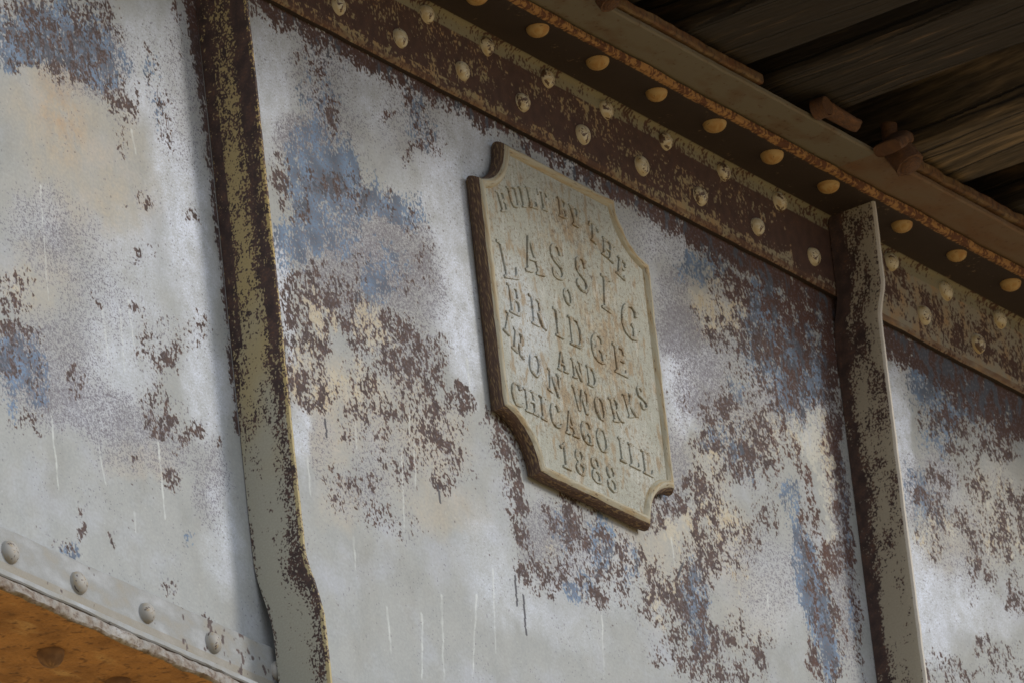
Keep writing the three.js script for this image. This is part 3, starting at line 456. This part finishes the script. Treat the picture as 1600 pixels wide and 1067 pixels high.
// ---------------------------------------------------------------- timber ties on the flange
const woodTex = paintTexture(0, 0, 1.2, 1.2, 768, 768, (x, y, c) => {      // grain along v
  const w = x + 0.02 * pn(x * 3, y * 2), g = fbm(w * 70, y * 6, 4, 0.65), f = fbm(w * 260, y * 30, 2), crack = Math.abs(pn(w * 22, y * 0.8));
  c[0] = 46; c[1] = 40; c[2] = 35; mixTo(c, [122, 98, 72], clamp(g * 1.7 - 0.34 + 0.7 * pn(x * 7, y * 3))); mixTo(c, [28, 26, 25], clamp(-g * 1.1)); const k = 1 + 0.18 * f; c[0] *= k; c[1] *= k; c[2] *= k; c[3] = 0.6 + 0.35 * g; if (crack < 0.05) { mixTo(c, [24, 21, 19], 0.8); c[3] = 0.05; }
});
const mWood = material(woodTex, 0.92, 0.006);
const litWoodTex = paintTexture(0, 0, 1.2, 1.2, 768, 768, (x, y, c) => {  // tie wood lightened in colour so its side face looks lit
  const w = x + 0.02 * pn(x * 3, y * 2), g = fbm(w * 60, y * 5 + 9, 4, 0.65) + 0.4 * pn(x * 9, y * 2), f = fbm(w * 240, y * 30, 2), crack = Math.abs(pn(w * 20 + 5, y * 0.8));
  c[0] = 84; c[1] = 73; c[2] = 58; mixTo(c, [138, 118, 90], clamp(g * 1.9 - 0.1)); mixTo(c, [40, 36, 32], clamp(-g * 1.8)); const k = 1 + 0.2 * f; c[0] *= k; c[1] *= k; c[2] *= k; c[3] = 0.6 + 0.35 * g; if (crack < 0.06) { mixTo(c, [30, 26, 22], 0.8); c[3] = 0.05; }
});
const mLitWood = material(litWoodTex, 0.92, 0.006);
function tie(x0, w, label, seed, mat = mWood) {
  const z0 = -1.5, z1 = 0.82, y0 = 0.577, h = 0.24;
  const sec = densify([[0, 0.006], [0.006, 0], [w - 0.006, 0], [w, 0.006], [w, h], [0, h]], 0.012);
  const g = sweep(sec, 120, (t, a, b, s) => { const z = z0 + (z1 - z0) * t, e = fbm(s * 70 + seed * 9, z * 2.6 + seed, 3), e2 = fbm(s * 18 + seed, z * 7, 3); const inn = b > 0.02 ? (a < w / 2 ? 1 : -1) : 0; return [x0 + a + inn * (e * 0.004 + 0.004), y0 + b + (b < 0.02 ? 0.004 + e * 0.0035 + Math.abs(e2) * 0.004 : 0), z]; }, (t, s) => [(s + seed * 0.37) / 1.2, (z0 + (z1 - z0) * t) / 1.2 + seed * 0.61], 0.5);
  const o = mesh(numbered('timber_tie'), g, mat, scene); o.userData = { label, category: 'timber', group: 'timber ties across the girder' }; return o;
}
tie(-0.01, 0.195, 'dark timber tie at the top edge, furthest left in view', 1);
tie(0.322, 0.192, 'weathered timber tie above the shorter end of the rusty strip', 2);
tie(0.590, 0.184, 'dark timber tie between the hook bolt and the tie painted lighter for its lit side', 3);
tie(0.980, 0.195, 'timber tie painted lighter brown for its lit side face, right of the hook bolt', 4, mLitWood);
tie(1.310, 0.195, 'dark timber tie at the right edge of the picture', 5);
for (const [x, s] of [[-0.34, 6], [-0.67, 7], [-1.0, 8], [-1.33, 9], [-1.66, 10], [1.64, 11], [1.97, 12], [2.30, 13]]) tie(x, 0.195, 'dark timber tie in the row beyond the edges of the picture', s);
{
  const g = new THREE.BoxGeometry(XB - XA, 0.06, 2.3).translate((XA + XB) / 2, 0.86, -0.34);
  const uv = g.attributes.uv; for (let i = 0; i < uv.count; i++) uv.setXY(i, uv.getY(i) * 2, uv.getX(i) * 4);
  const o = mesh('bridge_deck', g, mWood, scene); o.userData = { kind: 'structure', label: 'timber decking lying over the ties', category: 'deck' };
}

// ---------------------------------------------------------------- hook bolts that hold the ties to the flange
const boltTex = paintTexture(0, 0, 0.2, 0.2, 128, 128, (x, y, c) => { const m = fbm(x * 40, y * 40, 3), v = fbm(x * 160, y * 160, 2); c[0] = 94; c[1] = 66; c[2] = 46; mixTo(c, [128, 88, 54], clamp(m)); mixTo(c, [70, 54, 46], clamp(-m)); const f = 1 + 0.2 * v; c[0] *= f; c[1] *= f; c[2] *= f; c[3] = 0.5 + 0.4 * v; }, true);
const mBolt = material(boltTex, 0.85, 0.002);
function lumpy(g, amp, seed) { const p = g.attributes.position, n = g.attributes.normal; for (let i = 0; i < p.count; i++) { const e = fbm(p.getX(i) * 60 + seed, p.getY(i) * 60 + p.getZ(i) * 47, 2) * amp; p.setXYZ(i, p.getX(i) + n.getX(i) * e, p.getY(i) + n.getY(i) * e, p.getZ(i) + n.getZ(i) * e); } return g; }
function hookBolt(x, y, z, k, label) {
  const o = thing('hook_bolt', label, 'bolt', 'hook bolts holding the ties'); o.position.set(x, y, z); o.scale.setScalar(k);
  const arc = new THREE.CatmullRomCurve3([[-0.045, -0.012, 0.012], [-0.03, -0.002, 0.012], [-0.008, 0.012, 0.008], [0.012, 0.026, 0], [0.03, 0.030, -0.004]].map(p => new THREE.Vector3(...p)));
  const ring = []; for (let i = 0; i < 14; i++) { const a = i / 14 * 6.2832; ring.push([0.011 * Math.sign(Math.cos(a)) * Math.abs(Math.cos(a)) ** 0.6, 0.024 * Math.sign(Math.sin(a)) * Math.abs(Math.sin(a)) ** 0.6]); }
  mesh('clip', lumpy(sweep(ring, 26, (t, a, q) => { const p = arc.getPoint(t), d = arc.getTangent(t), l = Math.hypot(d.x, d.y); return [p.x - d.y / l * a, p.y + d.x / l * a, p.z + q]; }, (t, s) => [t, s * 5], 0.9), 0.003, x * 5), mBolt, o);
  const sh = mesh('shank', lumpy(new THREE.CylinderGeometry(0.013, 0.013, 0.05, 14, 5), 0.0015, x), mBolt, o); sh.position.set(0.012, 0.030, -0.012);
  const nut = mesh('nut', lumpy(toCreasedNormals(new THREE.CylinderGeometry(0.0235, 0.025, 0.034, 9, 3), 0.9), 0.003, x * 3), mBolt, o); nut.position.set(0.012, -0.008, 0.008); nut.rotation.set(-0.5, 0.3, 0.12);
  const end = mesh('bolt_end', lumpy(new THREE.SphereGeometry(0.0185, 18, 10, 0, 6.2832, 0, 1.5708).scale(1, 0.6, 1), 0.002, 2), mBolt, nut); end.position.set(0, -0.0165, 0); end.rotation.x = Math.PI;
  return o;
}
hookBolt(0.915, 0.550, 0.208, 1.05, 'rusty hook bolt under the flange edge above the right stiffener');
hookBolt(0.060, 0.556, 0.196, 0.8, 'small rusty hook bolt at the top edge of the picture');
{
  const o = thing('rusty_clip', 'flat rusty steel clip lying along the flange edge left of the hook bolt', 'clip');
  o.position.set(0.755, 0.565, 0.203);
  mesh('bar', lumpy(new THREE.CapsuleGeometry(0.013, 0.085, 8, 18).rotateZ(Math.PI / 2).scale(1, 0.8, 1.2), 0.006, 8), mBolt, o);
  mesh('lug', lumpy(new THREE.CylinderGeometry(0.016, 0.018, 0.024, 12, 2), 0.002, 3).rotateX(Math.PI / 2).translate(-0.06, -0.006, 0.004), mBolt, o);
}

renderer.render(scene, camera);
